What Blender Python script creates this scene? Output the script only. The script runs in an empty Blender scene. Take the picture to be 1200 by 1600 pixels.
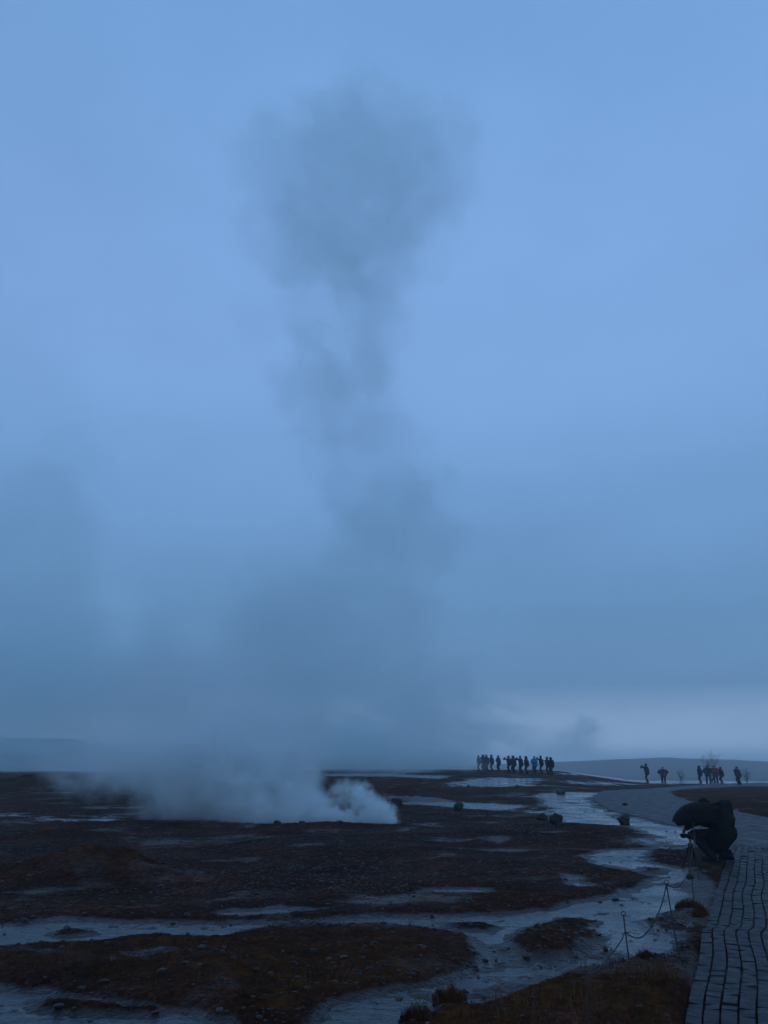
import bpy, bmesh, math, random
import numpy as np
from mathutils import Vector, Matrix
random.seed(7)
RNG = np.random.default_rng(11)
R = math.radians
S = bpy.context.scene
COL = S.collection

# ------------------------------------------------------------------ camera
EYE = 1.7
PITCH = R(16.68)
F = 1295.0                                  # focal length in photo pixels (1200 x 1600)
cam = bpy.data.cameras.new('camera')
cam.sensor_fit = 'VERTICAL'; cam.sensor_height = 24.0
cam.lens = 24.0 * F / 1600.0
cam.clip_start = 0.1; cam.clip_end = 6000
cam_o = bpy.data.objects.new('camera', cam); COL.objects.link(cam_o)
cam_o.location = (0, 0, EYE); cam_o.rotation_euler = (R(90) + PITCH, 0, 0)
S.camera = cam_o

# ------------------------------------------------------------------ world (overcast dusk) and sun
SUN_EL, SUN_AZ = R(4), R(150)
w = bpy.data.worlds.new('World'); S.world = w; w.use_nodes = True
nt = w.node_tree; nt.nodes.clear()
def N(nt, t, **kw):
    n = nt.nodes.new(t)
    for k, v in kw.items(): setattr(n, k, v)
    return n
def math_n(nt, op, a, b=None, c=None, clamp=False):
    n = nt.nodes.new('ShaderNodeMath'); n.operation = op; n.use_clamp = clamp
    for i, v in enumerate((a, b, c)):
        if v is None: continue
        if isinstance(v, (int, float)): n.inputs[i].default_value = v
        else: nt.links.new(v, n.inputs[i])
    return n.outputs[0]
def vmath(nt, op, a, b=None, c=None):
    n = nt.nodes.new('ShaderNodeVectorMath'); n.operation = op
    for i, v in enumerate((a, b, c)):
        if v is None: continue
        if isinstance(v, (tuple, list, Vector)): n.inputs[i].default_value = v
        elif isinstance(v, (int, float)): n.inputs['Scale'].default_value = v
        else: nt.links.new(v, n.inputs[i])
    return n.outputs['Value'] if op in ('LENGTH', 'DOT_PRODUCT', 'DISTANCE') else n.outputs[0]
def noise_n(nt, vec, scale, detail=3, rough=.55, lac=2.0, dist=0.0):
    n = nt.nodes.new('ShaderNodeTexNoise')
    n.inputs['Scale'].default_value = scale; n.inputs['Detail'].default_value = detail
    n.inputs['Roughness'].default_value = rough; n.inputs['Lacunarity'].default_value = lac
    n.inputs['Distortion'].default_value = dist
    if vec is not None: nt.links.new(vec, n.inputs['Vector'])
    return n
def ramp(nt, fac, stops, interp='LINEAR'):
    n = nt.nodes.new('ShaderNodeValToRGB'); cr = n.color_ramp; cr.interpolation = interp
    while len(cr.elements) < len(stops): cr.elements.new(0.5)
    for e, (p, c) in zip(cr.elements, stops):
        e.position = p; e.color = (*c, 1) if len(c) == 3 else c
    nt.links.new(fac, n.inputs[0]); return n.outputs[0]
def mix(nt, fac, a, b, blend='MIX'):
    n = nt.nodes.new('ShaderNodeMix'); n.data_type = 'RGBA'; n.blend_type = blend
    for sock, v in ((n.inputs[0], fac), (n.inputs[6], a), (n.inputs[7], b)):
        if isinstance(v, (int, float)): sock.default_value = v
        elif isinstance(v, tuple): sock.default_value = (*v, 1)
        else: nt.links.new(v, sock)
    return n.outputs[2]
def maprange(nt, v, a, b, c=0.0, d=1.0, smooth=True):
    n = nt.nodes.new('ShaderNodeMapRange')
    if smooth: n.interpolation_type = 'SMOOTHSTEP'
    nt.links.new(v, n.inputs[0])
    for i, x in zip((1, 2, 3, 4), (a, b, c, d)): n.inputs[i].default_value = x
    return n.outputs[0]
def lin(r, g, b):
    f = lambda c: (c / 255 / 12.92) if c <= 10 else ((c / 255 + .055) / 1.055) ** 2.4
    return (f(r), f(g), f(b))
EXP_SKY = 1.04
sky = N(nt, 'ShaderNodeTexSky', sky_type='NISHITA', sun_disc=False)
sky.sun_elevation = SUN_EL; sky.sun_rotation = SUN_AZ; sky.ozone_density = 4.0
tc = N(nt, 'ShaderNodeTexCoord')
sep = N(nt, 'ShaderNodeSeparateXYZ'); nt.links.new(tc.outputs['Generated'], sep.inputs[0])
# the overcast deck: brightness by height above the horizon
deck = ramp(nt, maprange(nt, sep.outputs[2], -0.02, 1.0, 0, 1, False), [
    (0.000, lin(140, 186, 228)), (0.045, lin(138, 186, 230)), (0.078, lin(123, 172, 214)),
    (0.105, lin(112, 162, 206)), (0.18, lin(107, 155, 203)), (0.30, lin(117, 164, 218)),
    (0.45, lin(130, 174, 230)), (0.58, lin(128, 172, 229)), (0.72, lin(120, 167, 223)), (1.0, lin(108, 152, 206))])
# soft unevenness of the cloud layer
dz = math_n(nt, 'ADD', math_n(nt, 'MAXIMUM', sep.outputs[2], 0.0), 0.18)
plane = vmath(nt, 'DIVIDE', tc.outputs['Generated'], None)
dv = N(nt, 'ShaderNodeCombineXYZ')
for i in range(3): nt.links.new(dz, dv.inputs[i])
nt.links.new(dv.outputs[0], plane.node.inputs[1])
nA = noise_n(nt, plane, 0.9, 4, .5)
nB = noise_n(nt, vmath(nt, 'ADD', plane, (7, 3, 1)), 2.6, 4, .55)
vary = math_n(nt, 'ADD', maprange(nt, nA.outputs[0], .3, .7, .93, 1.06), maprange(nt, nB.outputs[0], .3, .7, -.03, .03))
# thin pale breaks in the cloud low over the horizon
stretch = vmath(nt, 'MULTIPLY', tc.outputs['Generated'], (1, 1, 2.0))
nC = noise_n(nt, stretch, 8.0, 5, .6, dist=.5)
low = math_n(nt, 'MULTIPLY', maprange(nt, sep.outputs[2], 0.0, 0.02), maprange(nt, sep.outputs[2], 0.085, 0.04))
east = math_n(nt, 'MAXIMUM', maprange(nt, sep.outputs[0], .10, .30, .0, .24), maprange(nt, sep.outputs[0], .06, -.16, .0, .15))
brk = math_n(nt, 'MULTIPLY', maprange(nt, math_n(nt, 'ADD', nC.outputs[0], east), .42, .66), low)
deck2 = mix(nt, math_n(nt, 'MULTIPLY', brk, 0.95), deck, (.82, 1.12, 1.50))
vv = N(nt, 'ShaderNodeCombineXYZ')
for i in range(3): nt.links.new(vary, vv.inputs[i])
deck3 = vmath(nt, 'MULTIPLY', deck2, vv.outputs[0])
deck4 = vmath(nt, 'SCALE', deck3, 10.0)
tot = mix(nt, 0.94, sky.outputs[0], deck4)
bg = N(nt, 'ShaderNodeBackground'); bg.inputs[1].default_value = 0.1 * EXP_SKY
out = N(nt, 'ShaderNodeOutputWorld')
nt.links.new(tot, bg.inputs[0]); nt.links.new(bg.outputs[0], out.inputs[0])

sl = bpy.data.lights.new('sun', 'SUN'); sl.energy = 0.5; sl.angle = R(20); sl.color = (1, .93, .85)
so = bpy.data.objects.new('sun', sl); COL.objects.link(so)
so.rotation_euler = (R(90) - SUN_EL, 0, R(180) - SUN_AZ)

S.view_settings.view_transform = 'Standard'; S.view_settings.look = 'None'
S.view_settings.exposure = 0.0; S.view_settings.gamma = 1
C = S.cycles
C.use_denoising = True; C.max_bounces = 8; C.volume_bounces = 6; C.diffuse_bounces = 2; C.glossy_bounces = 2
C.transparent_max_bounces = 8
C.volume_step_rate = 1.0; C.volume_preview_step_rate = 1.0; C.volume_max_steps = 400
C.use_adaptive_sampling = True; C.adaptive_threshold = 0.02
C.sample_clamp_indirect = 3.0

# ------------------------------------------------------------------ helpers
def ray(px, py):
    cx, up = (px - 600) / F, (800 - py) / F
    return np.array([cx, math.cos(PITCH) - math.sin(PITCH) * up, math.sin(PITCH) + math.cos(PITCH) * up])
def at(px, py, D):
    """the world point that lies D metres ahead and shows at this photo pixel"""
    r = ray(px, py); r = r / r[1] * D
    return Vector((r[0], r[1], r[2] + EYE))
def smooth(a, b, x):
    t = np.clip((x - a) / (b - a), 0, 1); return t * t * (3 - 2 * t)
def base(x, y):
    """the large lie of the land, in metres"""
    x = np.asarray(x, float); y = np.asarray(y, float)
    d = np.hypot(x, y); az = np.arctan2(x, y)
    lift = 0.80 - 1.20 * smooth(0.17, 0.30, az) - .15 * smooth(-.1, -.35, az)
    z = lift * smooth(32, 86, d)
    z = z - 9.0 * smooth(94, 260, d)
    return z
def ground_at(px, py):
    r = ray(px, py); d = 3.0
    while d < 400:
        p = r / r[1] * d
        if p[2] + EYE <= float(base(p[0], p[1])): break
        d *= 1.004
    lo, hi = d / 1.004, d
    for _ in range(20):
        m = (lo + hi) / 2; p = r / r[1] * m
        if p[2] + EYE <= float(base(p[0], p[1])): hi = m
        else: lo = m
    p = r / r[1] * hi
    return Vector((p[0], p[1], float(base(p[0], p[1]))))

def hash2(ix, iy, seed):
    h = (ix.astype(np.int64) * 374761393 + iy.astype(np.int64) * 668265263 + seed * 974711) & 0xffffffff
    h = ((h ^ (h >> 13)) * 1274126177) & 0xffffffff
    return ((h ^ (h >> 16)) & 0xffff) / 65535.0
def vnoise(x, y, seed=0):
    ix, iy = np.floor(x), np.floor(y); fx, fy = x - ix, y - iy
    u, v = fx * fx * fx * (fx * (fx * 6 - 15) + 10), fy * fy * fy * (fy * (fy * 6 - 15) + 10)
    a, b = hash2(ix, iy, seed), hash2(ix + 1, iy, seed)
    c, d = hash2(ix, iy + 1, seed), hash2(ix + 1, iy + 1, seed)
    return (a + (b - a) * u) * (1 - v) + (c + (d - c) * u) * v
def fbm(x, y, scale, octv=4, seed=0, gain=.5):
    s, a, t = 0, 1, 0
    x = np.asarray(x, float) / scale; y = np.asarray(y, float) / scale
    for k in range(octv):
        s = s + a * (vnoise(x, y, seed + k * 17) - .5); t += a
        x, y = x * 2.03 * .8 - y * 2.03 * .6 + 13.1, x * 2.03 * .6 + y * 2.03 * .8 + 7.7; a *= gain
    return s / t * 2          # about -1 .. 1
def poly_sd(X, Y, poly):
    """signed distance to a polygon, positive inside"""
    P = np.array(poly); best = np.full(X.shape, 1e9); ins = np.zeros(X.shape, bool)
    for (x1, y1), (x2, y2) in zip(P, np.roll(P, -1, 0)):
        ex, ey = x2 - x1, y2 - y1
        t = np.clip(((X - x1) * ex + (Y - y1) * ey) / (ex * ex + ey * ey + 1e-12), 0, 1)
        best = np.minimum(best, (X - x1 - t * ex) ** 2 + (Y - y1 - t * ey) ** 2)
        c = ((y1 > Y) != (y2 > Y)) & (X < (x2 - x1) * (Y - y1) / (y2 - y1 + 1e-12) + x1)
        ins ^= c
    d = np.sqrt(best); return np.where(ins, d, -d)
def gpoly(pix):
    out = []
    n = len(pix)
    for i in range(n):
        a, b = pix[i], pix[(i + 1) % n]
        k = max(1, int(math.hypot(a[0] - b[0], a[1] - b[1]) / 25))
        for j in range(k):
            p = ground_at(a[0] + (b[0] - a[0]) * j / k, a[1] + (b[1] - a[1]) * j / k)
            out.append((p.x, p.y))
    return out

def tag(o, label=None, cat=None, group=None, kind=None):
    if label: o['label'] = label
    if cat: o['category'] = cat
    if group: o['group'] = group
    if kind: o['kind'] = kind
    return o
def empty(name, loc, rz=0, **kw):
    o = bpy.data.objects.new(name, None); COL.objects.link(o)
    o.empty_display_size = .2; o.location = loc; o.rotation_euler = (0, 0, rz); return tag(o, **kw)
def link_mesh(name, me, m, parent=None):
    o = bpy.data.objects.new(name, me); COL.objects.link(o)
    if m: me.materials.clear(); me.materials.append(m)
    if parent: o.parent = parent
    return o
def from_bm(name, bm, m, parent=None, smooth_=True):
    me = bpy.data.meshes.new(name); bm.to_mesh(me); bm.free()
    if smooth_:
        me.polygons.foreach_set('use_smooth', [True] * len(me.polygons))
    return link_mesh(name, me, m, parent)
def mesh_np(name, V, Fq, m, parent=None, smooth_=True, k=4):
    V = np.asarray(V, np.float32); Fq = np.asarray(Fq, np.int32).reshape(-1, k)
    me = bpy.data.meshes.new(name); me.vertices.add(len(V)); me.vertices.foreach_set('co', V.ravel())
    me.loops.add(Fq.size); me.loops.foreach_set('vertex_index', Fq.ravel())
    me.polygons.add(len(Fq)); me.polygons.foreach_set('loop_start', np.arange(0, Fq.size, k, dtype=np.int32))
    me.polygons.foreach_set('loop_total', np.full(len(Fq), k, np.int32))
    me.polygons.foreach_set('use_smooth', np.full(len(Fq), smooth_))
    me.update(calc_edges=True); me.validate()
    return link_mesh(name, me, m, parent)
def attr(o, name, vals):
    a = o.data.attributes.new(name, 'FLOAT', 'POINT'); a.data.foreach_set('value', np.asarray(vals, np.float32).ravel())

# ------------------------------------------------------------------ materials
def pmat(name, col=(.5, .5, .5), rough=.6, spec=.5, metal=0, ior=None):
    m = bpy.data.materials.new(name); m.use_nodes = True
    b = m.node_tree.nodes['Principled BSDF']
    b.inputs['Base Color'].default_value = (*col, 1); b.inputs['Roughness'].default_value = rough
    b.inputs['Specular IOR Level'].default_value = spec; b.inputs['Metallic'].default_value = metal
    if ior: b.inputs['IOR'].default_value = ior
    return m, m.node_tree, b
def cloth(name, col, rough=.8, var=.35, scale=14):
    m, t, b = pmat(name, col, rough, .08)
    g = N(t, 'ShaderNodeNewGeometry')
    n = noise_n(t, g.outputs['Position'], scale, 3)
    t.links.new(mix(t, n.outputs[0], tuple(c * (1 - var) for c in col), tuple(c * (1 + var) for c in col)), b.inputs['Base Color'])
    bp = N(t, 'ShaderNodeBump'); bp.inputs['Strength'].default_value = .4; bp.inputs['Distance'].default_value = .02
    t.links.new(n.outputs[0], bp.inputs['Height']); t.links.new(bp.outputs[0], b.inputs['Normal'])
    return m

def ground_mat():
    m, t, b = pmat('wet_ground', (.03, .025, .025), .6, .35)
    g = N(t, 'ShaderNodeNewGeometry'); P = g.outputs['Position']
    ag = N(t, 'ShaderNodeAttribute', attribute_name='grassy').outputs['Fac']
    aw = N(t, 'ShaderNodeAttribute', attribute_name='wet').outputs['Fac']
    n1 = noise_n(t, P, .35, 5, .6); n2 = noise_n(t, P, 3.0, 5, .65); n3 = noise_n(t, P, 22, 3, .6)
    vor = N(t, 'ShaderNodeTexVoronoi'); vor.inputs['Scale'].default_value = 26; t.links.new(P, vor.inputs['Vector'])
    vor2 = N(t, 'ShaderNodeTexVoronoi'); vor2.inputs['Scale'].default_value = 9; t.links.new(P, vor2.inputs['Vector'])
    soil = ramp(t, n2.outputs[0], [(.3, (.014, .006, .004)), (.5, (.036, .0155, .010)), (.72, (.075, .036, .026))])
    red = ramp(t, n1.outputs[0], [(.35, (.045, .016, .009)), (.65, (.026, .0165, .014))])
    c = mix(t, .5, soil, red); c = mix(t, 1.0, c, (1.0, .85, .76), 'MULTIPLY'); nL = noise_n(t, vmath(t, 'ADD', P, (31, 7, 0)), .55, 5, .62, dist=.6); c = mix(t, 1.0, c, ramp(t, nL.outputs[0], [(.32, (.5, .5, .5)), (.5, (1, 1, 1)), (.62, (1.5, 1.45, 1.45)), (.72, (2.3, 2.4, 2.6))]), 'MULTIPLY')
    peb = ramp(t, vor.outputs['Color'], [(.25, (.55, .55, .55)), (.6, (1, 1, 1)), (.85, (2.0, 1.9, 1.9))])
    c = mix(t, .8, c, peb, 'MULTIPLY')
    gr = ramp(t, noise_n(t, P, 6, 5, .7).outputs[0], [(.3, (.018, .009, .003)), (.5, (.055, .020, .006)), (.7, (.125, .043, .011))])
    ng = noise_n(t, P, 1.3, 4, .65)
    gf = math_n(t, 'MULTIPLY', ag, maprange(t, ng.outputs[0], .35, .6), clamp=True)
    c = mix(t, gf, c, gr)
    wf = maprange(t, aw, .2, .8)
    c = mix(t, math_n(t, 'MULTIPLY', wf, .45), c, (.012, .012, .014))
    t.links.new(c, b.inputs['Base Color'])
    # damp film: patches shine more
    wetn = maprange(t, n1.outputs[0], .42, .62)
    sheen = maprange(t, noise_n(t, vmath(t, 'ADD', P, (3, 51, 0)), .45, 6, .66, dist=.5).outputs[0], .53, .66)
    r_ = math_n(t, 'SUBTRACT', math_n(t, 'SUBTRACT', .88, math_n(t, 'MULTIPLY', sheen, .34)), math_n(t, 'MULTIPLY', wetn, .2))
    r_ = math_n(t, 'SUBTRACT', r_, math_n(t, 'MULTIPLY', wf, .3))
    t.links.new(math_n(t, 'ADD', r_, math_n(t, 'MULTIPLY', gf, .3)), b.inputs['Roughness'])
    t.links.new(math_n(t, 'ADD', math_n(t, 'ADD', .015, math_n(t, 'MULTIPLY', sheen, .16)), math_n(t, 'MULTIPLY', wf, .3)), b.inputs['Specular IOR Level'])
    h = math_n(t, 'ADD', math_n(t, 'MULTIPLY', vor.outputs['Distance'], -.9), math_n(t, 'MULTIPLY', n3.outputs[0], .7))
    h = math_n(t, 'ADD', h, math_n(t, 'MULTIPLY', vor2.outputs['Distance'], -1.2))
    bp = N(t, 'ShaderNodeBump'); bp.inputs['Strength'].default_value = .9; bp.inputs['Distance'].default_value = .03
    t.links.new(h, bp.inputs['Height']); t.links.new(bp.outputs[0], b.inputs['Normal'])
    return m
def water_mat():
    m, t, b = pmat('shallow_water', (.010, .012, .016), .12, .5, ior=1.38)
    g = N(t, 'ShaderNodeNewGeometry'); P = g.outputs['Position']
    n1 = noise_n(t, vmath(t, 'MULTIPLY', P, (1, 1.6, 1)), 5.0, 4, .6, dist=.5)
    n2 = noise_n(t, P, 20, 3, .6)
    n3 = noise_n(t, P, .8, 4, .6)
    h = math_n(t, 'ADD', math_n(t, 'MULTIPLY', n1.outputs[0], 1.0), math_n(t, 'MULTIPLY', n2.outputs[0], .35))
    bp = N(t, 'ShaderNodeBump'); bp.inputs['Strength'].default_value = .6; bp.inputs['Distance'].default_value = .035
    t.links.new(h, bp.inputs['Height']); t.links.new(bp.outputs[0], b.inputs['Normal'])
    t.links.new(ramp(t, noise_n(t, P, 2.2, 5, .65).outputs[0], [(.35, (.006, .007, .009)), (.6, (.020, .018, .018)), (.75, (.042, .034, .030))]), b.inputs['Base Color'])
    t.links.new(maprange(t, n3.outputs[0], .35, .7, .09, .38), b.inputs['Roughness'])
    return m
def asphalt_mat():
    m, t, b = pmat('wet_asphalt', (.03, .032, .036), .4, .14)
    g = N(t, 'ShaderNodeNewGeometry'); P = g.outputs['Position']
    n1 = noise_n(t, P, .5, 4, .6); n2 = noise_n(t, P, 60, 2, .6); n3 = noise_n(t, P, 2.5, 4, .6)
    t.links.new(mix(t, n1.outputs[0], (.014, .013, .013), (.026, .023, .022)), b.inputs['Base Color'])
    t.links.new(maprange(t, n3.outputs[0], .35, .65, .44, .62), b.inputs['Roughness'])
    bp = N(t, 'ShaderNodeBump'); bp.inputs['Strength'].default_value = .5; bp.inputs['Distance'].default_value = .008
    t.links.new(n2.outputs[0], bp.inputs['Height']); t.links.new(bp.outputs[0], b.inputs['Normal'])
    return m
def paver_mat():
    m, t, b = pmat('wet_pavers', (.04, .04, .045), .35, .14)
    g = N(t, 'ShaderNodeNewGeometry'); P = g.outputs['Position']
    a = N(t, 'ShaderNodeAttribute', attribute_name='tone').outputs['Fac']
    c = ramp(t, a, [(0, (.018, .015, .015)), (.5, (.028, .024, .024)), (1, (.046, .040, .039))])
    n = noise_n(t, P, 9, 5, .65); n2 = noise_n(t, P, 70, 3, .6)
    c = mix(t, .7, c, ramp(t, n.outputs[0], [(.3, (.5, .5, .5)), (.7, (1.3, 1.28, 1.25))]), 'MULTIPLY')
    t.links.new(c, b.inputs['Base Color'])
    t.links.new(math_n(t, 'ADD', maprange(t, n.outputs[0], .3, .7, .34, .6), math_n(t, 'MULTIPLY', a, .12)), b.inputs['Roughness'])
    bp = N(t, 'ShaderNodeBump'); bp.inputs['Strength'].default_value = .6; bp.inputs['Distance'].default_value = .01
    t.links.new(math_n(t, 'ADD', n2.outputs[0], math_n(t, 'MULTIPLY', n.outputs[0], 1.5)), bp.inputs['Height'])
    t.links.new(bp.outputs[0], b.inputs['Normal'])
    return m
def rock_mat():
    m, t, b = pmat('dark_rock', (.02, .02, .022), .6, .25)
    g = N(t, 'ShaderNodeNewGeometry'); P = g.outputs['Position']
    n = noise_n(t, P, 7, 5, .65)
    t.links.new(ramp(t, n.outputs[0], [(.3, (.008, .006, .005)), (.6, (.018, .013, .011)), (.8, (.04, .03, .024))]), b.inputs['Base Color'])
    bp = N(t, 'ShaderNodeBump'); bp.inputs['Strength'].default_value = .7; bp.inputs['Distance'].default_value = .04
    t.links.new(n.outputs[0], bp.inputs['Height']); t.links.new(bp.outputs[0], b.inputs['Normal'])
    return m
def pebble_mat():
    m, t, b = pmat('pebbles', (.03, .03, .03), .55, .3)
    a = N(t, 'ShaderNodeAttribute', attribute_name='tone').outputs['Fac']
    t.links.new(ramp(t, a, [(0, (.012, .006, .005)), (.6, (.034, .020, .016)), (.9, (.07, .048, .040)), (1, (.16, .12, .10))]), b.inputs['Base Color'])
    return m
def blade_mat():
    m, t, b = pmat('dead_grass', (.05, .035, .015), .75, .15)
    a = N(t, 'ShaderNodeAttribute', attribute_name='tone').outputs['Fac']
    t.links.new(ramp(t, a, [(0, (.014, .008, .003)), (.45, (.050, .019, .006)), (.8, (.12, .041, .010)), (1, (.20, .095, .022))]), b.inputs['Base Color'])
    return m
def hill_mat():
    m, t, b = pmat('far_hillside', (.03, .03, .03), .9, .1)
    g = N(t, 'ShaderNodeNewGeometry'); P = g.outputs['Position']
    n = noise_n(t, vmath(t, 'MULTIPLY', P, (1, 1, 4)), .012, 6, .6)
    t.links.new(ramp(t, n.outputs[0], [(.35, (.018, .018, .020)), (.5, (.035, .026, .026)), (.65, (.055, .045, .04))]), b.inputs['Base Color'])
    return m
M = dict(ground=ground_mat(), water=water_mat(), asphalt=asphalt_mat(), paver=paver_mat(), rock=rock_mat(),
         pebble=pebble_mat(), blade=blade_mat(), hill=hill_mat())

# ------------------------------------------------------------------ where the water, road, grass lie (traced outlines set down on the land)
WET = [gpoly(p) for p in [
    # main stream: far reach, bend by the photographer, wide pool, outflow at the bottom
    [(846, 1243), (890, 1238), (932, 1239), (912, 1250), (928, 1263), (968, 1276), (1002, 1284), (1040, 1290), (1086, 1296), (1090, 1310),
     (1076, 1320), (1046, 1326), (1005, 1332), (985, 1339), (1000, 1348), (1040, 1355), (1078, 1358), (1100, 1372), (1104, 1395),
     (1098, 1425), (1072, 1435), (1070, 1465), (1064, 1497), (1008, 1501), (972, 1509), (925, 1516), (890, 1527), (850, 1540), (800, 1560),
     (745, 1578), (690, 1572), (655, 1605), (470, 1612), (530, 1566), (600, 1552), (665, 1546), (720, 1528), (762, 1516), (768, 1500),
     (744, 1478), (722, 1464), (660, 1452), (600, 1447), (540, 1446), (470, 1448), (470, 1440), (540, 1436), (620, 1434), (700, 1431), (780, 1428),
     (850, 1421), (905, 1411), (960, 1399), (1000, 1388), (1022, 1374), (1006, 1366), (975, 1357), (940, 1349), (922, 1339), (955, 1329),
     (1012, 1325), (1046, 1319), (1030, 1308), (1012, 1299), (965, 1290), (905, 1286), (872, 1281), (866, 1262)],
    # left stream
    [(-120, 1452), (0, 1446), (100, 1438), (250, 1439), (400, 1442), (480, 1440), (480, 1450), (420, 1455), (330, 1466), (250, 1464), (150, 1475), (80, 1479), (0, 1484), (-120, 1492)],
    # bottom left pool
    [(-120, 1545), (0, 1541), (60, 1547), (150, 1562), (230, 1567), (310, 1578), (370, 1590), (395, 1625), (-120, 1640)],
    # thin flow across the middle
    [(600, 1247), (700, 1251), (800, 1258), (866, 1264), (868, 1274), (800, 1269), (700, 1261), (620, 1256)],
    # shallow sheets of the flat by the crowd
    [(700, 1222), (760, 1214), (850, 1217), (845, 1228), (770, 1230), (700, 1229)],
    [(500, 1209), (620, 1208), (700, 1212), (690, 1217), (600, 1214), (500, 1213)],
    [(865, 1207), (930, 1209), (1000, 1213), (985, 1217), (920, 1213), (865, 1210)],
    [(880, 1220), (950, 1222), (1010, 1226), (940, 1227), (880, 1224)],
    [(1030, 1221), (1060, 1222), (1056, 1226), (1034, 1226)],
    [(1160, 1223), (1240, 1222), (1240, 1228), (1160, 1227)],
    [(70, 1276), (180, 1277), (178, 1285), (80, 1283)], [(0, 1270), (55, 1272), (40, 1279), (-40, 1280)],
    [(655, 1388), (770, 1389), (765, 1397), (660, 1396)], [(868, 1364), (905, 1370), (912, 1384), (885, 1380)],
    [(205, 1495), (290, 1494), (280, 1503), (210, 1503)],
    [(335, 1425), (430, 1420), (500, 1425), (420, 1432), (345, 1431)],
]]
ISLAND = [gpoly(p) for p in [
    [(798, 1478), (828, 1452), (880, 1434), (932, 1440), (936, 1456), (924, 1474), (882, 1494), (832, 1502), (800, 1492)],
    [(712, 1446), (745, 1444), (782, 1450), (760, 1456), (722, 1454)],
    [(975, 1440), (1060, 1425), (1100, 1420), (1098, 1445), (1066, 1458), (1010, 1452)],
    [(1000, 1356), (1030, 1357), (1024, 1365), (1002, 1364)],
    [(880, 1252), (905, 1254), (890, 1257)],
    [(50, 1562), (150, 1570), (260, 1577), (250, 1590), (140, 1590), (60, 1578)], [(80, 1455), (130, 1452), (150, 1460), (90, 1466)],
]]
ROAD = gpoly([(1260, 1345), (1140, 1343), (1126, 1316), (1090, 1297), (1045, 1289), (1000, 1278), (958, 1268), (934, 1256), (927, 1245), (940, 1236),
              (1000, 1233), (1060, 1229), (1110, 1225), (1160, 1224), (1260, 1221), (1260, 1230), (1170, 1229), (1110, 1231), (1064, 1234), (1047, 1238),
              (1058, 1245), (1080, 1252), (1110, 1260), (1150, 1268), (1200, 1278), (1260, 1292)])
PAVE_EDGE = [ground_at(*p) for p in [(1046, 1700), (1068, 1600), (1084, 1530), (1094, 1480), (1101, 1440), (1110, 1400), (1121, 1370), (1132, 1345), (1139, 1322)]]
PAVE = [(p.x, p.y) for p in PAVE_EDGE] + [(p.x + 4.2, p.y) for p in reversed(PAVE_EDGE)]
GRASSY = [(gpoly(p), s) for p, s in [
    ([(-60, 1488), (100, 1484), (280, 1478), (500, 1462), (660, 1462), (720, 1490), (700, 1525), (560, 1548), (470, 1600), (380, 1592), (230, 1562), (60, 1540), (-60, 1535)], .75),
    ([(650, 1615), (700, 1572), (760, 1580), (860, 1545), (930, 1520), (1010, 1505), (1062, 1500), (1095, 1490), (1070, 1600), (1060, 1640)], .9),
    ([(1050, 1236), (1064, 1235), (1110, 1232), (1240, 1229), (1240, 1290), (1150, 1268), (1110, 1259), (1080, 1251)], .9),
    ([(-60, 1209), (115, 1209), (150, 1222), (100, 1232), (-60, 1236)], .9),
    ([(500, 1222), (560, 1216), (660, 1219), (705, 1232), (700, 1246), (600, 1244), (500, 1240)], .9),
    ([(30, 1372), (90, 1350), (190, 1346), (230, 1366), (200, 1380), (60, 1384)], 1),
    ([(1060, 1440), (1064, 1420), (1102, 1412), (1104, 1440), (1085, 1450)], 1),
    ([(700, 1400), (800, 1398), (860, 1408), (760, 1418), (640, 1415)], .5),
    ([(820, 1475), (880, 1470), (925, 1475), (880, 1494), (830, 1500)], .7),
    ([(60, 1302), (130, 1302), (130, 1312), (60, 1312)], .7),
    ([(1080, 1360), (1130, 1352), (1120, 1385), (1085, 1385)], .5),
]]
# mounds: pixel of the foot centre, half width across, half depth, height
MOUNDS = []
for px, py, rx, ry, h in [(60, 1232, 5.2, 3.5, .62), (640, 1243, 2.6, 3.2, .42), (530, 1235, 2.2, 3, .3), (130, 1375, 1.5, .9, .38), (90, 1310, 1.3, .8, .16),
                          (1160, 1262, 3.2, 4, .12), (1082, 1432, .28, .35, .05), (1000, 1560, 1.1, .6, .07), (300, 1520, 1.3, .5, .06),
                          (870, 1485, .5, .4, .09), (600, 1500, 1.1, .6, .06), (520, 1292, 1.9, .5, .10), (300, 1293, 2.4, .5, .09),
                          (-40, 1420, 1.6, .8, .12), (1105, 1390, .35, .8, .06), (960, 1203, 9, 3, .3)]:
    p = ground_at(px, py); MOUNDS.append((p.x, p.y, rx, ry, h))

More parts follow.
